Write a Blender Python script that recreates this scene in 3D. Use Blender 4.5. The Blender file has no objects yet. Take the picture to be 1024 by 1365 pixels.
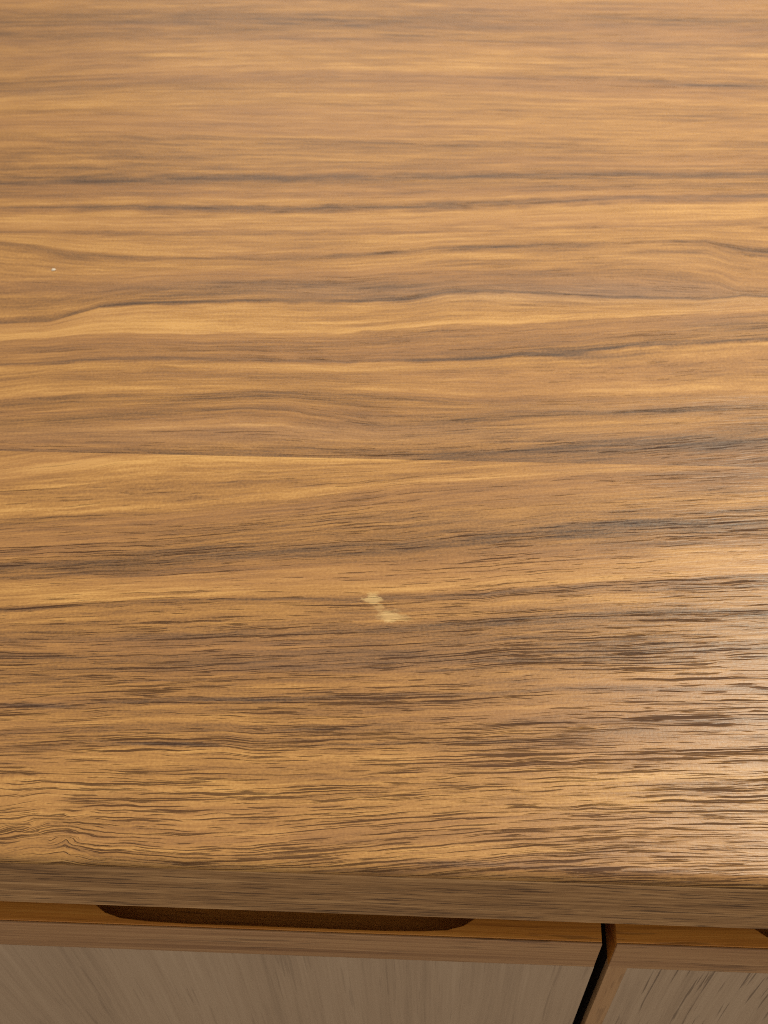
import bpy, bmesh, math
import numpy as np
from mathutils import Matrix, Vector

# ------------------------------------------------------------------ camera, light, exposure
TOP = 0.75                                   # height of the tabletop surface
scene = bpy.context.scene
cam_data = bpy.data.cameras.new('camera')
cam = bpy.data.objects.new('camera', cam_data)
scene.collection.objects.link(cam)
scene.camera = cam
RIGHT = Vector((0.99893603, 0.04277034, -0.01724854))
DOWN = Vector((0.0231386, -0.78835363, -0.61478709))
FWD = Vector((-0.0398926, 0.61373387, -0.78850448))
m = Matrix((RIGHT, -DOWN, -FWD)).transposed().to_4x4()
m.translation = Vector((0.0, -0.11621685, TOP + 0.3))
cam.matrix_world = m
cam_data.sensor_fit = 'VERTICAL'
cam_data.sensor_height = 36.0
cam_data.sensor_width = 27.0
cam_data.lens = 1600.0 / 1365.0 * 36.0
cam_data.clip_start = 0.01
cam_data.clip_end = 50.0
cam_data.dof.use_dof = True
cam_data.dof.focus_distance = 0.335
cam_data.dof.aperture_fstop = 24.0

world = bpy.data.worlds.new('World')
scene.world = world
world.use_nodes = True
bg = world.node_tree.nodes['Background']
bg.inputs[0].default_value = (1.0, 0.96, 0.87, 1)
bg.inputs[1].default_value = 0.64

def area_lamp(name, loc, target, size, size_y, power, color):
    d = bpy.data.lights.new(name, 'AREA')
    d.shape = 'RECTANGLE'; d.size = size; d.size_y = size_y
    d.energy = power; d.color = color
    o = bpy.data.objects.new(name, d)
    scene.collection.objects.link(o)
    o.location = loc
    o.rotation_euler = (Vector(target) - Vector(loc)).to_track_quat('-Z', 'Y').to_euler()
    return o

# ceiling lamp above and behind the sideboard, to the right
area_lamp('ceiling_lamp', (0.43, 0.49, TOP + 0.9), (0.05, 0.1, TOP), 0.2, 0.2, 9.2, (1.0, 0.925, 0.73))
# added wide fill lamp behind the sideboard, out of view, for far sheen
area_lamp('back_sheen_fill', (0.2, 2.6, TOP + 1.5), (0.0, 0.3, TOP), 2.0, 1.2, 13.0, (1.0, 0.97, 0.9))

vs = scene.view_settings
vs.view_transform = 'Standard'
vs.look = 'None'
vs.exposure = 0.0
vs.gamma = 1.0
vs.use_curve_mapping = False
scene.cycles.use_denoising = False
scene.cycles.filter_width = 1.0

# ------------------------------------------------------------------ measured wood figure (millimetres on the tabletop)
# LINES: (grain level, points of one grain line); PROFILE: (grain level, lightness of the wood)
# PATCHES: x, y, half length, half width, lightness change, greyness
LINES_BACK = [
    (139.61,[(-143.8,138.64),(-85.6,138.96),(-58.6,138.74),(-17.6,139.56),(-1.4,140.67),(25.2,143.69),(67.3,148.46),(110.7,153.95)]),
    (155.51,[(-147.0,151.64),(-113.5,155.29),(-88.4,157.35),(-67.3,159.64),(-50.0,160.11),(-35.2,157.41),(-18.3,155.47),(-1.7,156.95),(12.9,158.37),(25.6,159.73),(55.1,161.56),(74.8,163.12),(90.9,165.27),(112.6,166.54)]),
    (167.27,[(-149.3,161.3),(-123.9,164.45),(-101.6,165.75),(-61.9,168.57),(-27.4,167.71),(-10.1,167.46),(13.0,165.97),(25.7,166.31),(51.2,168.03),(77.0,169.42),(113.4,171.78)]),
    (177.63,[(-151.6,170.89),(-134.9,174.6),(-107.5,175.31),(-62.8,177.2),(-17.8,177.63),(26.0,180.22),(60.9,181.85),(74.9,182.21),(89.1,184.76),(104.8,186.63),(115.7,186.54)]),
    (184.23,[(-153.5,178.54),(-140.3,179.62),(-124.7,181.88),(-100.8,183.24),(-63.6,183.81),(-32.8,183.48),(-10.7,184.79),(10.9,185.71),(31.5,188.83),(49.1,190.03),(60.8,192.19),(70.7,193.94),(88.5,195.9),(117.6,199.28)]),
    (200.52,[(-156.7,191.7),(-139.1,193.68),(-126.7,195.92),(-108.5,196.76),(-85.3,196.55),(-65.1,197.83),(-38.1,198.49),(-20.4,200.48),(-2.6,203.25),(9.3,204.71),(26.5,204.74),(56.3,208.21),(72.1,210.17),(90.2,211.39),(119.9,214.48)]),
    (215.17,[(-158.7,200.23),(-140.8,201.85),(-129.8,207.3),(-123.9,210.26),(-111.2,212.18),(-66.9,214.45),(-27.3,214.58),(-10.0,216.2),(-2.9,218.4),(3.4,221.0),(15.9,222.11),(45.3,220.76),(63.6,219.56),(94.6,218.68),(105.9,220.15),(111.8,221.71),(121.0,221.32)]),
    (225.83,[(-162.9,217.52),(-144.5,218.78),(-125.6,218.81),(-107.2,222.14),(-76.5,224.53),(-31.5,224.73),(-15.9,226.76),(15.9,228.75),(43.0,230.2),(71.7,232.12),(92.3,230.5),(103.2,229.09),(110.7,223.92),(121.3,223.76)]),
    (242.01,[(-169.7,245.35),(-154.4,243.01),(-139.1,239.38),(-115.5,237.72),(-69.5,238.31),(-36.5,240.78),(-12.5,243.06),(-1.2,245.49),(27.5,247.44),(65.8,250.04),(84.8,251.77),(102.4,251.72),(108.8,249.22),(124.8,246.53)]),
    (254.39,[(-171.1,251.17),(-112.0,251.54),(-71.1,252.87),(-21.0,254.39),(27.7,257.24),(76.9,259.64),(127.1,262.06)]),
    (270.0,[(-174.8,266.38),(-123.8,268.37),(-72.8,268.48),(-55.0,268.84),(-13.4,270.64),(28.0,274.31),(78.5,278.64),(129.9,280.15)]),
    (289.2,[(-178.6,282.21),(-126.7,284.71),(-74.9,287.2),(-38.4,288.9),(-8.0,289.49),(28.4,291.67),(79.7,292.66),(132.0,294.17)]),
    (312.51,[(-186.3,313.8),(-132.0,314.77),(-77.6,312.58),(-23.5,312.51),(28.9,312.42),(81.4,312.34),(135.0,313.83)]),
    (361.15,[(-195.6,352.08),(-149.4,356.31),(-82.8,359.69),(-46.2,360.83),(3.5,360.43),(85.4,358.22),(141.5,356.8)]),
    (406.14,[(-208.3,404.5),(-148.1,406.57),(-88.1,407.99),(-27.5,406.14),(30.8,403.67),(89.3,403.78),(148.8,404.55)]),
    (490.5,[(-229.1,490.51),(-31.2,490.5),(161.6,488.96)]),
]
LINES_FRONT = [
    (-7.98,[(-108.0,-8.86),(-61.5,-10.06),(-9.9,-6.83),(22.0,-2.96),(87.5,0.98)]),
    (-0.2,[(-109.5,-2.99),(-101.8,-2.31),(-95.0,-1.87),(-86.0,-2.54),(-62.4,-3.67),(-43.2,-2.58),(-10.2,0.4),(22.2,4.55),(55.1,7.34),(88.6,8.14)]),
    (7.83,[(-110.8,2.62),(-103.2,4.12),(-96.4,4.77),(-87.2,3.67),(-63.3,2.49),(-43.9,3.79),(-10.5,7.83),(22.4,11.46),(55.7,13.88),(89.6,15.09)]),
    (14.45,[(-112.1,7.94),(-104.4,9.26),(-96.5,9.95),(-86.3,9.27),(-64.3,8.8),(-44.6,10.33),(-10.8,14.45),(22.5,17.72),(56.2,19.96),(90.6,21.38)]),
    (21.24,[(-113.7,14.43),(-102.0,16.77),(-89.9,17.19),(-65.7,18.04),(-45.5,18.74),(-11.1,21.24),(22.6,23.7),(56.7,25.97),(91.6,27.83)]),
    (26.44,[(-116.0,24.15),(-80.9,24.04),(-46.2,24.8),(-11.3,26.66),(22.7,28.94),(57.2,31.45),(92.4,33.55)]),
    (36.04,[(-117.8,31.29),(-88.8,33.42),(-55.8,35.0),(-47.2,34.15),(-11.7,36.04),(11.0,37.5),(22.9,38.36),(93.8,42.13)]),
    (51.47,[(-121.0,44.5),(-94.4,46.83),(-71.9,48.54),(-48.9,49.3),(-20.6,50.96),(7.4,52.61),(23.3,54.1),(37.5,55.54),(96.1,57.47)]),
    (62.51,[(-123.6,55.16),(-98.5,56.72),(-73.4,58.29),(-50.0,60.05),(-6.8,62.96),(23.6,66.71),(60.0,68.65),(98.2,71.66)]),
    (74.0,[(-126.4,66.75),(-96.8,67.7),(-51.3,71.23),(-21.9,73.47),(14.7,76.99),(38.7,79.59),(61.0,80.82),(99.9,82.84)]),
    (84.62,[(-128.8,76.7),(-102.9,79.4),(-68.4,82.37),(-52.6,83.41),(-16.7,84.26),(14.8,86.59),(24.0,88.24),(46.6,90.85),(77.2,93.44),(101.9,95.58)]),
    (105.03,[(-132.8,93.14),(-109.7,94.98),(-86.6,96.54),(-54.5,100.66),(-26.1,104.4),(-8.1,105.52),(3.9,107.63),(24.5,110.29),(55.9,113.87),(71.7,115.52),(105.3,118.29)]),
    (126.62,[(-137.1,111.14),(-105.7,114.48),(-82.2,116.38),(-56.6,119.88),(-36.8,122.6),(-17.0,126.57),(-5.0,128.79),(25.0,132.15),(45.4,134.63),(69.8,135.96),(108.5,139.27)]),
    (132.25,[(-139.4,120.55),(-107.4,123.04),(-79.2,126.03),(-57.5,128.22),(-15.8,132.25),(25.1,137.55),(45.6,139.41),(66.7,141.29),(109.3,144.74)]),
    (139.28,[(-140.9,126.78),(-116.9,130.33),(-104.4,133.57),(-89.8,135.59),(-58.3,135.84),(-16.1,138.31),(25.2,143.69),(67.3,148.13),(110.5,152.62)]),
    (145.81,[(-142.3,132.5),(-128.1,136.14),(-105.7,140.69),(-69.3,144.34),(-16.5,147.13),(25.4,152.28),(68.1,157.48),(111.9,161.38)]),
]
PROFILE_BACK = [
    (425.35,0.6),
    (417.31,0.55),
    (410.71,0.4),
    (405.5,0.33),
    (400.34,0.45),
    (395.88,0.4),
    (391.47,0.35),
    (386.48,0.65),
    (379.09,0.6),
    (371.82,0.6),
    (368.24,0.75),
    (362.32,0.38),
    (357.65,0.5),
    (351.88,0.55),
    (347.88,0.68),
    (339.45,0.7),
    (333.92,0.6),
    (328.46,0.68),
    (323.07,0.56),
    (315.12,0.58),
    (312.51,0.42),
    (309.39,0.55),
    (303.23,0.48),
    (298.16,0.58),
    (293.16,0.5),
    (289.2,0.08),
    (285.77,0.4),
    (282.37,0.5),
    (279.0,0.32),
    (275.66,0.6),
    (272.82,0.7),
    (270.0,0.08),
    (267.66,0.4),
    (265.8,0.75),
    (261.2,0.8),
    (257.1,0.75),
    (254.39,0.36),
    (252.6,0.75),
    (247.71,0.8),
    (244.19,0.7),
    (242.01,0.26),
    (239.41,0.5),
    (235.97,0.65),
    (231.71,0.6),
    (228.34,0.5),
    (225.83,0.36),
    (224.17,0.45),
    (216.79,0.42),
    (215.17,0.1),
    (213.76,0.7),
    (208.76,0.7),
    (202.46,0.85),
    (200.71,0.97),
    (199.74,0.5),
    (196.28,0.4),
    (190.58,0.4),
    (186.46,0.36),
    (184.42,0.1),
    (183.12,0.7),
    (180.55,0.78),
    (178.36,0.56),
    (175.82,0.65),
    (172.23,0.6),
    (170.1,0.85),
    (169.03,0.7),
    (167.62,0.46),
    (165.16,0.48),
    (159.96,0.4),
    (156.53,0.26),
    (154.5,0.32),
    (151.46,0.48),
    (150.46,0.65),
    (149.12,0.42),
    (146.47,0.48),
    (144.17,0.48),
    (142.53,0.38),
    (140.9,0.28),
    (139.61,0.2),
    (136.71,0.2),
]
PROFILE_FRONT = [
    (148.13,0.62),
    (143.84,0.72),
    (140.58,0.95),
    (138.96,0.7),
    (136.07,0.66),
    (132.25,0.5),
    (130.36,0.62),
    (127.55,0.86),
    (126.46,0.5),
    (123.53,0.38),
    (120.47,0.55),
    (115.04,0.55),
    (110.58,0.5),
    (107.65,0.4),
    (105.03,0.22),
    (101.87,0.33),
    (98.17,0.4),
    (94.79,0.62),
    (90.62,0.72),
    (86.52,0.76),
    (84.89,0.26),
    (83.54,0.45),
    (80.59,0.6),
    (77.15,0.55),
    (74.79,0.3),
    (73.22,0.22),
    (71.15,0.42),
    (68.07,0.4),
    (65.53,0.42),
    (61.76,0.3),
    (58.79,0.42),
    (55.59,0.58),
    (52.44,0.5),
    (51.23,0.2),
    (49.56,0.53),
    (46.0,0.6),
    (43.65,0.58),
    (41.79,0.35),
    (39.47,0.55),
    (37.18,0.5),
    (36.04,0.4),
    (34.91,0.55),
    (32.21,0.65),
    (28.87,0.6),
    (26.44,0.6),
    (24.48,0.78),
    (21.24,0.68),
    (15.92,0.72),
    (10.71,0.72),
    (6.61,0.68),
    (2.58,0.65),
    (-9.13,0.6),
]
PATCHES = [
    (-97.7,371.98,57.5,12.25,0.14,0),
    (-180.8,376.88,41.3,15.63,-0.12,0.1),
    (-151.9,302.37,47.1,10.41,-0.08,0),
    (10.1,371.76,40.0,8.46,0.1,0),
    (116.0,356.4,16.2,1.26,-0.4,0.3),
    (100.8,382.12,30.0,12.35,-0.05,0.2),
    (92.4,330.47,50.2,13.72,0.05,0),
    (-173.9,345.49,19.9,4.59,-0.15,0.3),
    (10.3,220.75,115.3,5.36,-0.03,0.55),
    (73.9,225.11,38.5,5.4,0.05,0.5),
    (-144.5,210.98,30.6,8.17,0.15,0.05),
    (-125.2,243.21,17.4,4.43,0.1,0),
    (89.4,241.43,33.7,6.07,0.06,0.15),
    (63.9,202.16,34.7,4.67,0.14,0),
    (101.7,206.97,21.4,5.51,-0.02,0.3),
    (52.5,188.62,15.7,1.49,-0.3,0.3),
    (82.2,173.07,38.2,5.0,0.08,0),
    (75.2,153.98,42.1,1.68,0.12,0),
    (79.6,149.13,39.3,2.65,-0.14,0.25),
    (71.1,163.01,50.2,1.73,-0.1,0.25),
    (-102.6,147.43,83.0,5.39,-0.06,0.3),
    (-4.6,151.79,82.3,4.73,-0.05,0.35),
    (-112.8,134.62,37.2,2.91,0.14,-0.1),
    (-95.6,121.82,31.5,2.17,-0.16,0.05),
    (-68.0,133.64,61.3,2.88,0.1,-0.1),
    (78.3,136.2,33.7,1.59,-0.15,0.2),
    (44.2,130.51,28.8,2.51,0.12,0),
    (71.4,114.62,32.6,1.48,-0.1,0.15),
    (-63.7,99.8,37.2,2.3,-0.12,0.1),
    (74.8,103.15,41.1,4.01,0.08,0),
    (10.5,114.3,61.0,2.99,-0.02,0.15),
    (-37.8,69.85,57.1,5.72,-0.07,0.1),
    (-22.0,62.72,43.3,3.53,-0.08,0.1),
    (-116.6,83.32,18.3,3.28,0.1,0),
    (71.4,70.79,34.6,1.28,-0.15,0.2),
    (-70.2,34.28,17.7,0.5,-0.5,0.2),
    (-108.2,44.93,11.7,0.57,-0.4,0.2),
    (-51.0,48.99,19.1,0.58,-0.3,0.2),
    (-56.3,24.01,12.2,2.63,0.16,0),
    (-59.1,14.22,12.0,2.96,0.1,0),
    (30.8,27.02,24.1,3.52,0.08,0),
    (-1.2,11.04,23.5,4.16,-0.04,0),
    (65.8,17.57,23.6,1.68,-0.14,0.2),
    (14.5,2.88,42.3,1.0,-0.3,0.1),
    (64.2,2.29,26.7,0.99,-0.1,0.1),
]

# ------------------------------------------------------------------ helpers
def srgb(r, g, b):
    f = lambda c: c / 12.92 if c <= 0.04045 else ((c + 0.055) / 1.055) ** 2.4
    return (f(r / 255), f(g / 255), f(b / 255), 1.0)

def link(name, me, mat=None, parent=None):
    o = bpy.data.objects.new(name, me)
    scene.collection.objects.link(o)
    if mat: me.materials.append(mat)
    if parent: o.parent = parent
    return o

def box(name, x0, x1, y0, y1, z0, z1, mat, parent, bevel=0.0, seg=2):
    bm = bmesh.new()
    bmesh.ops.create_cube(bm, size=1.0)
    for v in bm.verts:
        v.co = ((x0 + x1) / 2 + v.co.x * (x1 - x0), (y0 + y1) / 2 + v.co.y * (y1 - y0), (z0 + z1) / 2 + v.co.z * (z1 - z0))
    if bevel:
        bmesh.ops.bevel(bm, geom=bm.edges[:], offset=bevel, segments=seg, profile=0.5, affect='EDGES')
    me = bpy.data.meshes.new(name)
    bm.to_mesh(me); bm.free()
    return link(name, me, mat, parent)

def vnoise(x, y, seed, octaves=2):
    """smooth value noise, about -1..1; x and y in lattice units"""
    tot = np.zeros_like(x); amp = 1.0; norm = 0.0
    for o in range(octaves):
        rng = np.random.default_rng(seed * 31 + o)
        g = rng.uniform(-1, 1, (256, 256))
        xs, ys = x * 2 ** o + 91.7, y * 2 ** o + 57.3
        xi, yi = np.floor(xs).astype(int), np.floor(ys).astype(int)
        fx, fy = xs - xi, ys - yi
        fx = fx * fx * (3 - 2 * fx); fy = fy * fy * (3 - 2 * fy)
        a, b = g[xi % 256, yi % 256], g[(xi + 1) % 256, yi % 256]
        c, d = g[xi % 256, (yi + 1) % 256], g[(xi + 1) % 256, (yi + 1) % 256]
        tot += amp * ((a * (1 - fx) + b * fx) * (1 - fy) + (c * (1 - fx) + d * fx) * fy)
        norm += amp; amp *= 0.55
    return tot / norm

class Nodes:
    """short-hand for node graphs"""
    def __init__(self, name):
        self.mat = bpy.data.materials.new(name); self.mat.use_nodes = True
        self.t = self.mat.node_tree
        self.bsdf = self.t.nodes['Principled BSDF']
    def put(self, sock, v):
        if isinstance(v, bpy.types.NodeSocket): self.t.links.new(v, sock)
        else: sock.default_value = v
    def m(self, op, a, b=0.0, c=None, clamp=False):
        n = self.t.nodes.new('ShaderNodeMath'); n.operation = op; n.use_clamp = clamp
        self.put(n.inputs[0], a); self.put(n.inputs[1], b)
        if c is not None: self.put(n.inputs[2], c)
        return n.outputs[0]
    def vec(self, x, y, z=0.0):
        n = self.t.nodes.new('ShaderNodeCombineXYZ')
        for i, v in enumerate((x, y, z)): self.put(n.inputs[i], v)
        return n.outputs[0]
    def noise(self, u, v, su, sv, w=0.0, detail=2.0, rough=0.5, dist=0.0):
        n = self.t.nodes.new('ShaderNodeTexNoise')
        n.inputs['Scale'].default_value = 1.0
        n.inputs['Detail'].default_value = detail
        n.inputs['Roughness'].default_value = rough
        n.inputs['Distortion'].default_value = dist
        self.t.links.new(self.vec(self.m('MULTIPLY', u, su), self.m('MULTIPLY', v, sv), w), n.inputs['Vector'])
        return n.outputs[0]
    def step(self, x, lo, hi):
        n = self.t.nodes.new('ShaderNodeMapRange'); n.interpolation_type = 'SMOOTHSTEP'
        for i, v in enumerate((x, lo, hi, 0.0, 1.0)): self.put(n.inputs[i], v)
        return n.outputs[0]
    def ramp(self, fac, stops):
        n = self.t.nodes.new('ShaderNodeValToRGB')
        e = n.color_ramp.elements
        e[0].position, e[0].color = stops[0]
        e[1].position, e[1].color = stops[-1]
        for p, c in stops[1:-1]:
            k = e.new(p); k.color = c
        self.put(n.inputs[0], fac)
        return n.outputs[0]
    def mix(self, fac, a, b, blend='MIX'):
        n = self.t.nodes.new('ShaderNodeMix'); n.data_type = 'RGBA'; n.blend_type = blend
        self.put(n.inputs[0], fac); self.put(n.inputs[6], a); self.put(n.inputs[7], b)
        return n.outputs[2]
    def attr(self, name):
        n = self.t.nodes.new('ShaderNodeAttribute'); n.attribute_name = name
        return n.outputs['Fac']
    def pos(self):
        n = self.t.nodes.new('ShaderNodeTexCoord')
        s = self.t.nodes.new('ShaderNodeSeparateXYZ')
        self.t.links.new(n.outputs['Object'], s.inputs[0])
        return s.outputs
    def bump(self, h, dist, strength=1.0):
        n = self.t.nodes.new('ShaderNodeBump')
        n.inputs['Distance'].default_value = dist
        n.inputs['Strength'].default_value = strength
        self.put(n.inputs['Height'], h)
        self.t.links.new(n.outputs[0], self.bsdf.inputs['Normal'])

WALNUT = [(0.0, srgb(76, 55, 39)), (0.2, srgb(108, 77, 48)), (0.45, srgb(143, 101, 57)), (0.7, srgb(169, 122, 67)), (1.0, srgb(198, 150, 87))]
PORE = srgb(58, 36, 27)

def walnut_top():
    """veneer of the tabletop: follows the attributes grain (m), tone, grey and pores stored on the mesh"""
    n = Nodes('walnut_veneer')
    P = n.pos(); u = P[0]; v = n.attr('grain'); tone = n.attr('tone'); grey = n.attr('grey'); dens = n.attr('pores')
    # fine fibres: short streaks in three sizes
    f0 = n.noise(u, v, 16.0, 300.0, 0.4, 3.0, 0.6)
    f1 = n.noise(u, v, 26.0, 620.0, 1.3, 3.0, 0.62)
    f2 = n.noise(u, v, 60.0, 1250.0, 4.1, 2.0, 0.6)
    t = n.m('MULTIPLY_ADD', n.m('SUBTRACT', f0, 0.5), 0.50, tone)
    t = n.m('MULTIPLY_ADD', n.m('SUBTRACT', f1, 0.5), 0.78, t)
    t = n.m('MULTIPLY_ADD', n.m('SUBTRACT', f2, 0.5), 0.62, t)
    speck = n.noise(u, v, 1100.0, 1500.0, 7.0, 2.0, 0.6)
    t = n.m('MULTIPLY_ADD', n.m('SUBTRACT', speck, 0.5), 0.50, t, clamp=True)
    col = n.ramp(t, WALNUT)
    # hue drift: pinkish heartwood against golden
    hue = n.noise(u, v, 5.0, 60.0, 9.0, 2.0)
    col = n.mix(n.m('MULTIPLY', n.step(hue, 0.42, 0.64), 0.28), col, srgb(158, 112, 74), 'MIX')
    g = n.t.nodes.new('ShaderNodeHueSaturation'); n.t.links.new(col, g.inputs['Color']); g.inputs['Saturation'].default_value = 0.82
    g.inputs['Value'].default_value = 0.97
    col = n.mix(n.m('MULTIPLY', grey, 1.0, clamp=True), col, g.outputs[0])
    # pores: long dark flecks in two sizes, gathered in clusters
    cl = n.noise(u, v, 14.0, 150.0, 2.0, 2.0)
    lift = n.m('MULTIPLY_ADD', n.m('SUBTRACT', cl, 0.5), 0.22, n.m('MULTIPLY', dens, 0.110))
    pa = n.m('ADD', n.noise(u, v, 30.0, 1300.0, 3.0, 3.0, 0.62), lift)
    pb = n.m('ADD', n.noise(u, v, 58.0, 1750.0, 5.0, 2.5, 0.6), lift)
    pc = n.m('ADD', n.noise(u, v, 20.0, 1550.0, 8.0, 2.5, 0.6), lift)
    fa = n.m('MULTIPLY', n.step(pa, 0.725, 0.77), 0.74)
    fb = n.m('MULTIPLY', n.step(pb, 0.695, 0.745), 0.70)
    fc = n.m('MULTIPLY', n.step(pc, 0.70, 0.745), 0.80)
    smudge = n.m('MULTIPLY', n.step(n.m('ADD', n.noise(u, v, 24.0, 380.0, 6.0, 3.0, 0.65), lift), 0.64, 0.84), 0.18)
    pore = n.m('MAXIMUM', n.m('MAXIMUM', fa, n.m('MAXIMUM', fb, fc)), smudge)
    pore = n.m('MULTIPLY', pore, n.step(dens, 0.0, 0.7), clamp=True)
    col = n.mix(pore, col, PORE)
    # the rubbed-off mark in the finish near the front
    jx = n.m('MULTIPLY_ADD', n.m('SUBTRACT', n.noise(P[0], P[1], 260, 700, 1.0, 3.0, 0.65), 0.5), 0.0062, P[0])
    jy = n.m('MULTIPLY_ADD', n.m('SUBTRACT', n.noise(P[0], P[1], 300, 500, 8.0, 3.0, 0.65), 0.5), 0.0034, P[1])
    worn = None
    for cx, cy, rx, ry, s in ((-17.2, 84.2, 2.5, 2.1, 0.9), (-11.8, 78.2, 3.9, 2.1, 0.9), (-14.9, 81.1, 1.2, 1.7, 0.42), (-8.8, 77.6, 3.2, 1.2, 0.42)):
        dx = n.m('DIVIDE', n.m('SUBTRACT', jx, cx / 1e3), rx / 1e3)
        dy = n.m('DIVIDE', n.m('SUBTRACT', jy, cy / 1e3), ry / 1e3)
        d = n.m('ADD', n.m('MULTIPLY', dx, dx), n.m('MULTIPLY', dy, dy))
        k = n.m('MULTIPLY', n.m('SUBTRACT', 1.0, n.step(d, 0.3, 1.45)), s)
        worn = k if worn is None else n.m('MAXIMUM', worn, k)
    worn = n.m('MULTIPLY', worn, n.m('MULTIPLY_ADD', n.step(n.m('MULTIPLY_ADD', f2, 0.5, n.m('MULTIPLY', f1, 0.5)), 0.36, 0.60), 0.4, 0.55), clamp=True)
    col = n.mix(n.m('MULTIPLY', worn, 0.74), col, srgb(216, 182, 124))
    n.put(n.bsdf.inputs['Base Color'], col)
    rough = n.m('MULTIPLY_ADD', speck, 0.20, 0.25)
    rough = n.m('MULTIPLY_ADD', pore, 0.2, rough)
    n.put(n.bsdf.inputs['Roughness'], rough)
    n.bsdf.inputs['IOR'].default_value = 1.5
    n.put(n.bsdf.inputs['Specular IOR Level'], n.m('MULTIPLY_ADD', pore, -0.28, 0.32, clamp=True))
    h = n.m('MULTIPLY_ADD', f2, 0.7, n.m('MULTIPLY', speck, 0.22))
    h = n.m('SUBTRACT', h, n.m('MULTIPLY', pore, 1.3))
    n.bump(h, 0.00016, 0.9)
    return n.mat

def walnut_plain(name, along, across, palette, tone=0.5, fig=0.5, pore=0.5, su=10.0, sv=70.0, rough=0.42, seed=0.0, across2=None, pore_len=50.0, pore_v=700.0, cl_amp=0.7, thr=0.63):
    """straight-grained walnut for edges, lippings and door faces"""
    n = Nodes(name)
    P = n.pos(); u = P[along]; v = P[across]
    if across2 is not None: v = n.m('ADD', v, P[across2])
    wob = n.noise(u, v, 6.0, 12.0, seed + 3, 2.0)
    v = n.m('MULTIPLY_ADD', wob, 0.006, v)
    a = n.noise(u, v, su * 0.4, sv, seed, 3.0, 0.55)
    b = n.noise(u, v, su, sv * 7, seed + 1, 3.0, 0.6)
    c = n.noise(u, v, su * 4, sv * 28, seed + 2, 2.0, 0.6)
    t = n.m('MULTIPLY_ADD', n.m('SUBTRACT', a, 0.5), fig, tone)
    t = n.m('MULTIPLY_ADD', n.m('SUBTRACT', b, 0.5), fig * 0.9, t)
    t = n.m('MULTIPLY_ADD', n.m('SUBTRACT', c, 0.5), fig * 0.7, t, clamp=True)
    col = n.ramp(t, palette)
    cl = n.noise(u, v, 14.0, 120.0, seed + 5, 2.0)
    p = n.m('ADD', n.noise(u, v, pore_len, pore_v, seed + 6, 2.0), n.m('MULTIPLY', n.m('SUBTRACT', cl, 0.5), cl_amp))
    p = n.m('MULTIPLY', n.step(p, thr, thr + 0.08), pore, clamp=True)
    col = n.mix(p, col, PORE)
    n.put(n.bsdf.inputs['Base Color'], col)
    n.put(n.bsdf.inputs['Roughness'], n.m('MULTIPLY_ADD', c, 0.2, rough - 0.1))
    n.bsdf.inputs['Specular IOR Level'].default_value = 0.3
    n.bump(n.m('SUBTRACT', n.m('MULTIPLY', c, 0.6), p), 0.0001, 0.7)
    return n.mat

M_TOP = walnut_top()
M_EDGE = walnut_plain('walnut_edge_band', 0, 2, [(0, srgb(86, 58, 36)), (0.5, srgb(156, 114, 72)), (1, srgb(198, 152, 102))], 0.53, 1.5, 0.7, 30, 110, 0.5, 2.0, across2=1, pore_len=55.0, pore_v=950.0, cl_amp=0.22, thr=0.57)
DOORPAL = [(0, srgb(110, 86, 66)), (0.5, srgb(174, 145, 117)), (1, srgb(204, 176, 146))]
M_DOOR = walnut_plain('walnut_door_veneer', 2, 0, DOORPAL, 0.5, 0.40, 0.18, 5, 40, 0.42, 11.0, pore_len=18.0, pore_v=850.0)
M_DOOR2 = walnut_plain('walnut_door_veneer_open_grain', 2, 0, DOORPAL, 0.54, 0.45, 0.55, 6, 50, 0.42, 23.0, pore_len=20.0, pore_v=800.0, cl_amp=0.4, thr=0.61)
LIPPAL = [(0, srgb(114, 74, 46)), (0.5, srgb(164, 120, 80)), (1, srgb(194, 150, 104))]
BOUNCEPAL = [(0, srgb(122, 68, 24)), (0.5, srgb(184, 116, 44)), (1, srgb(206, 144, 66))]
M_BOUNCE_LIP = walnut_plain('varnished_bounce_lipping', 0, 2, BOUNCEPAL, 0.5, 1.0, 0.35, 16, 240, 0.4, 53.0, across2=1)  # warm bounce under the tabletop is painted into the varnished lipping's ochre
M_LIP = walnut_plain('walnut_lipping', 0, 2, LIPPAL, 0.5, 1.1, 0.4, 9, 110, 0.38, 31.0, across2=1)
M_LIPV = walnut_plain('walnut_side_lipping', 2, 0, LIPPAL, 0.72, 0.4, 0.2, 9, 110, 0.38, 37.0)
M_CARC = walnut_plain('walnut_carcass', 0, 2, [(0, srgb(70, 46, 30)), (0.5, srgb(120, 82, 52)), (1, srgb(150, 106, 70))], 0.45, 0.5, 0.3, 8, 60, 0.5, 41.0, across2=1)

M_GAP_SHADE = walnut_plain('gap_shade_core', 2, 0, [(0, srgb(34, 24, 17)), (0.5, srgb(52, 36, 26)), (1, srgb(70, 50, 36))], 0.45, 0.5, 0.3, 8, 60, 0.6, 47.0, across2=1)  # core coloured dark: paints the shade inside the gap between the doors

# ------------------------------------------------------------------ floor the sideboard stands on
n = Nodes('dull_floor')
P = n.pos()
n.put(n.bsdf.inputs['Base Color'], n.ramp(n.noise(P[0], P[1], 3.0, 3.0, 0, 4), [(0.3, srgb(120, 108, 94)), (0.7, srgb(150, 136, 120))]))
n.bsdf.inputs['Roughness'].default_value = 0.7
me = bpy.data.meshes.new('floor')
me.from_pydata([(-4, -4, 0), (4, -4, 0), (4, 4, 0), (-4, 4, 0)], [], [(0, 1, 2, 3)])
link('floor', me, n.mat)['kind'] = 'structure'

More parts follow.
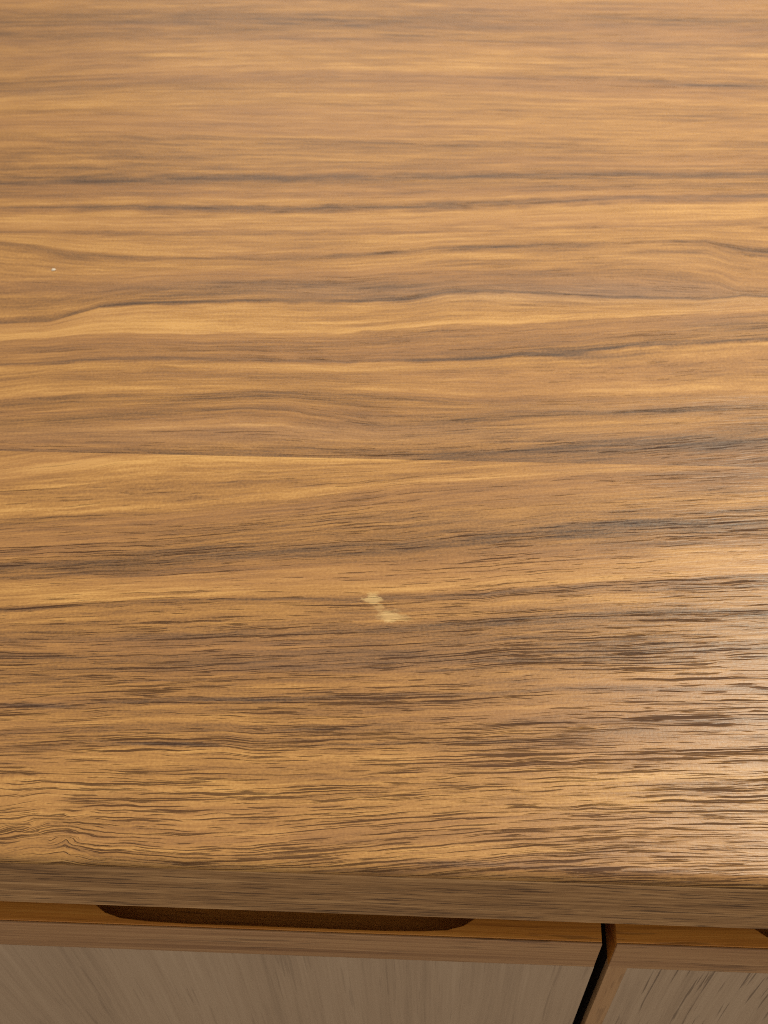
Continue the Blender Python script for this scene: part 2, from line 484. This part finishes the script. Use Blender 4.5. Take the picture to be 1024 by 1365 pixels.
# ------------------------------------------------------------------ sideboard
X0, X1, DEPTH = -0.66, 0.76, 0.47
SEAM = 0.13928
sideboard = bpy.data.objects.new('sideboard', None)
scene.collection.objects.link(sideboard)
sideboard.location = (0, 0, 0)
sideboard['label'] = 'walnut sideboard with a pale worn mark on its top and two doors below'
sideboard['category'] = 'sideboard'

tabletop = box('tabletop', X0, X1, 0.0045, DEPTH, TOP - 0.0315, TOP - 0.001, M_CARC, sideboard)

def levels(lines, profile, X, Y):
    """grain level and lightness at points X, Y (mm) from the traced grain lines"""
    F = np.empty_like(X)
    cols = X[0]
    lv = np.array([l[0] for l in lines])                       # rises from the front to the back
    ys = np.array([np.interp(cols, [p[0] for p in l[1]], [p[1] for p in l[1]]) for l in lines])
    k = np.array([0.1, 0.2, 0.4, 0.2, 0.1])
    for j in range(len(cols)):
        yj = np.maximum.accumulate(ys[:, j] + np.arange(len(lv)) * 1e-4)
        f = np.interp(Y[:, j], yj, lv)
        lo, hi = Y[:, j] < yj[0], Y[:, j] > yj[-1]
        f[lo] = lv[0] + (Y[lo, j] - yj[0]); f[hi] = lv[-1] + (Y[hi, j] - yj[-1])
        F[:, j] = f
    pl = sorted(profile)
    far = np.clip((Y - 120) / 200, 0, 1)
    Fw = F + vnoise(X / 9, F / 3.2, 5, 3) * (0.55 + 0.7 * far) + vnoise(X / 40, F / 9, 6, 2) * 0.35 + vnoise(X / 4.5, F / 1.6, 9, 2) * 0.8 * far
    T = np.interp(Fw, [p[0] for p in pl], [p[1] for p in pl])
    return F, T

def leaf(name, lines, profile, y0, y1, arc=0.0):
    lines = sorted(lines)
    xs = np.unique(np.round(np.concatenate([np.arange(X0, -0.24, 0.03), np.arange(-0.24, 0.24, 0.002), np.arange(0.24, X1, 0.03), [X1]]), 5))
    rows, zs = [], []
    if arc:
        for a in np.linspace(90, 0, 14):
            r = math.radians(a)
            rows.append(arc - arc * math.sin(r)); zs.append(-arc + arc * math.cos(r))
        rows, zs = rows[::1], zs[::1]
    ys = np.arange(y0 + arc, y1, 0.0005)
    ys = np.append(ys[1:] if arc else ys, y1)
    path = np.array(rows + list(ys)); zz = np.array(zs + [0.0] * len(ys))
    # length along the section, so that the figure runs over the rounded edge
    sec = np.concatenate([[0], np.cumsum(np.hypot(np.diff(path), np.diff(zz)))])
    sec = sec - sec[-1] + path[-1]
    X, S = np.meshgrid(xs * 1e3, sec * 1e3)
    F, T = levels(lines, profile, X, S)
    F = F + vnoise(X / 7, S / 3, 61, 2) * 0.35 + np.exp(-((X + 97) / 14) ** 2 - ((S - 6) / 7) ** 2) * vnoise(X / 5, S / 2.2, 62, 2) * 2.2
    G = np.zeros_like(T)
    for px, py, rx, ry, dt, dg in PATCHES:
        if not (y0 * 1e3 - 5 < py < y1 * 1e3 + 5): continue
        wx = vnoise(X / 14, S / 3, 77, 2) * 0.35
        e = np.exp(-(np.abs((X - px) / rx) ** 2.4 + ((S - py) / ry + wx) ** 2))
        T += dt * e; G += dg * e
    T += 0.13 * vnoise(X / 70, F / 2.6, 21, 3) + 0.10 * vnoise(X / 180, F / 12, 22, 2) + 0.09 * vnoise(X / 22, F / 1.3, 23, 2)
    T = 0.5 + (T - 0.5) * 0.80
    G = G * 0.7 + np.clip((0.38 - T) * 0.8, 0, 0.22)
    D = np.interp(S, [0, 30, 70, 110, 150, 250, 420], [1.35, 1.15, 0.92, 0.7, 0.5, 0.38, 0.32])
    D += np.clip(X / 1500, -0.06, 0.04) + np.clip((0.4 - T) * 0.7, -0.2, 0.3)
    nr, nc = X.shape
    co = np.stack([np.broadcast_to(xs, (nr, nc)), np.broadcast_to(path[:, None], (nr, nc)), np.broadcast_to(TOP + zz[:, None], (nr, nc))], -1).reshape(-1, 3)
    i = (np.arange(nr - 1)[:, None] * nc + np.arange(nc - 1)[None]).reshape(-1)
    q = np.stack([i, i + 1, i + nc + 1, i + nc], 1)
    me = bpy.data.meshes.new(name)
    me.vertices.add(len(co)); me.vertices.foreach_set('co', co.reshape(-1).astype(np.float32))
    me.loops.add(q.size); me.loops.foreach_set('vertex_index', q.reshape(-1).astype(np.int32))
    me.polygons.add(len(q)); me.polygons.foreach_set('loop_start', np.arange(0, q.size, 4, dtype=np.int32))
    me.update(calc_edges=True); me.validate()
    for nm, arr in (('grain', F / 1e3), ('tone', np.clip(T, 0, 1)), ('grey', np.clip(G, 0, 1)), ('pores', np.clip(D, 0.15, 1.6))):
        at = me.attributes.new(nm, 'FLOAT', 'POINT'); at.data.foreach_set('value', arr.reshape(-1).astype(np.float32))
    me.polygons.foreach_set('use_smooth', np.ones(len(q), dtype=bool))
    o = link(name, me, M_TOP, tabletop)
    return o

front_leaf = leaf('veneer_leaf', LINES_FRONT, PROFILE_FRONT, 0.0, SEAM - 0.00001, arc=0.0028)
front_leaf['label'] = 'front veneer leaf with open pores and the worn mark'
back_leaf = leaf('veneer_leaf', LINES_BACK, PROFILE_BACK, SEAM + 0.00001, DEPTH)
back_leaf['label'] = 'rear veneer leaf with wavy dark growth lines'
box('front_edge_band', X0, X1, 0.0, 0.0044, TOP - 0.0320, TOP - 0.0029, M_EDGE, tabletop, bevel=0.0006)

# carcass behind the doors
def carc(name, *a): return box(name, *a, M_CARC, sideboard, bevel=0.0008)
BOT = 0.17
carc('side_panel', X0 + 0.004, X0 + 0.022, 0.024, DEPTH - 0.004, BOT, TOP - 0.0325)
carc('side_panel', X1 - 0.022, X1 - 0.004, 0.024, DEPTH - 0.004, BOT, TOP - 0.0325)
carc('divider_panel', 0.044, 0.064, 0.0245, DEPTH - 0.022, BOT + 0.018, TOP - 0.075)
carc('top_rail', X0 + 0.0225, X1 - 0.0225, 0.0245, 0.0445, TOP - 0.0745, TOP - 0.0325)
carc('bottom_panel', X0 + 0.0225, X1 - 0.0225, 0.0245, DEPTH - 0.0225, BOT, TOP - 0.562)
carc('back_panel', X0 + 0.0225, X1 - 0.0225, DEPTH - 0.016, DEPTH - 0.006, BOT, TOP - 0.0325)

box('plinth', X0 + 0.05, X1 - 0.05, 0.06, DEPTH - 0.03, 0.0, BOT - 0.0005, M_CARC, sideboard, bevel=0.001)

DT = TOP - 0.0495            # top of the doors
BAND = TOP - 0.0695          # lower edge of the lipping on the door face
def door(x0, x1, n0, n1, veneer, side_lip):
    """n0, n1: ends of the finger notch routed into the top edge from behind"""
    d = box('door', x0 + 0.0006, x1 - 0.0006, 0.0010, 0.0195, BOT + 0.001, BAND - 0.0004, M_GAP_SHADE, sideboard)
    # lipping with the finger notch
    prof = [(0.0, 0.0125), (0.0006, 0.0090), (0.0020, 0.0064), (0.0052, 0.0042), (0.0100, 0.0028), (0.0175, 0.0022), (0.030, 0.0019)]
    yb = 0.0009
    outline = [(x0, yb), (x1, yb), (x1, 0.020), (n1, 0.020)]
    outline += [(n1 - a, b) for a, b in prof] + [(n0 + a, b) for a, b in reversed(prof)]
    outline += [(n0, 0.020), (x0, 0.020)]
    zf = DT - 0.013
    bm = bmesh.new()
    top = [bm.verts.new((x, y, DT)) for x, y in outline]
    low = [bm.verts.new((x, y, zf)) for x, y in outline]
    bm.faces.new(top)
    k = len(outline)
    for i in range(k):
        j = (i + 1) % k
        bm.faces.new((top[j], top[i], low[i], low[j]))
    notch_low = low[4:-2]
    bm.faces.new([low[3]] + notch_low + [low[-2]])            # floor of the notch
    base = [bm.verts.new((x, y, BAND)) for x, y in ((x0, yb), (x1, yb), (x1, 0.02), (x0, 0.02))]
    bm.faces.new((low[0], low[1], base[1], base[0]))
    bm.faces.new((low[1], low[2], base[2], base[1]))
    bm.faces.new((low[2], low[3], low[-2], low[-1], base[3], base[2]))
    bm.faces.new((low[-1], low[0], base[0], base[3]))
    bm.faces.new(base)
    bmesh.ops.recalc_face_normals(bm, faces=bm.faces[:])
    es = [e for e in bm.edges if all(abs(v.co.z - DT) < 1e-6 for v in e.verts) or
          all(abs(v.co.y - yb) < 1e-6 and abs(v.co.x - x0) * abs(v.co.x - x1) < 1e-9 for v in e.verts)]
    bmesh.ops.bevel(bm, geom=es, offset=0.00025, segments=2, profile=0.5, affect='EDGES')
    me = bpy.data.meshes.new('top_lipping'); bm.to_mesh(me); bm.free()
    link('top_lipping', me, M_BOUNCE_LIP, d)
    box('face_band', x0, x1, 0.0, yb - 0.00003, BAND, DT - 0.00005, M_LIP, d, bevel=0.0003)  # thin separate strip, keeps the door face free of the lipping's bounce tint
    v0 = x0
    if side_lip:
        v0 = x0 + 0.0057
        box('side_lipping', x0, v0, 0.0, 0.0032, BOT, BAND, M_LIPV, d, bevel=0.00008)
    box('veneer_panel', v0 + 0.00002, x1, 0.00006, 0.0009, BOT, BAND - 0.00002, veneer, d)
    return d

door(X0 + 0.006, 0.0518, -0.0985, 0.0172, M_DOOR, False)['label'] = 'left door with the finger notch in its top edge'
door(0.0560, X1 - 0.006, 0.0940, 0.2097, M_DOOR2, True)['label'] = 'right door with a pale lipping down its side'

# ------------------------------------------------------------------ crumb lying on the top
bm = bmesh.new()
bmesh.ops.create_icosphere(bm, subdivisions=2, radius=1.0)
rng = np.random.default_rng(4)
for v in bm.verts:
    k = 1 + rng.uniform(-0.25, 0.25)
    v.co = (v.co.x * 0.00085 * k, v.co.y * 0.0006 * k, v.co.z * 0.00035 * k)
me = bpy.data.meshes.new('crumb'); bm.to_mesh(me); bm.free()
n = Nodes('white_crumb')
P = n.pos()
n.put(n.bsdf.inputs['Base Color'], n.ramp(n.noise(P[0], P[1], 3000, 3000, 0, 2), [(0.3, srgb(190, 170, 145)), (0.7, srgb(225, 212, 194))]))
n.bsdf.inputs['Roughness'].default_value = 0.7
crumb = link('crumb', me, n.mat)
crumb.location = (-0.1452, 0.2297, TOP + 0.0002)
crumb['label'] = 'tiny white crumb lying on the rear veneer towards the left'
crumb['category'] = 'crumb'
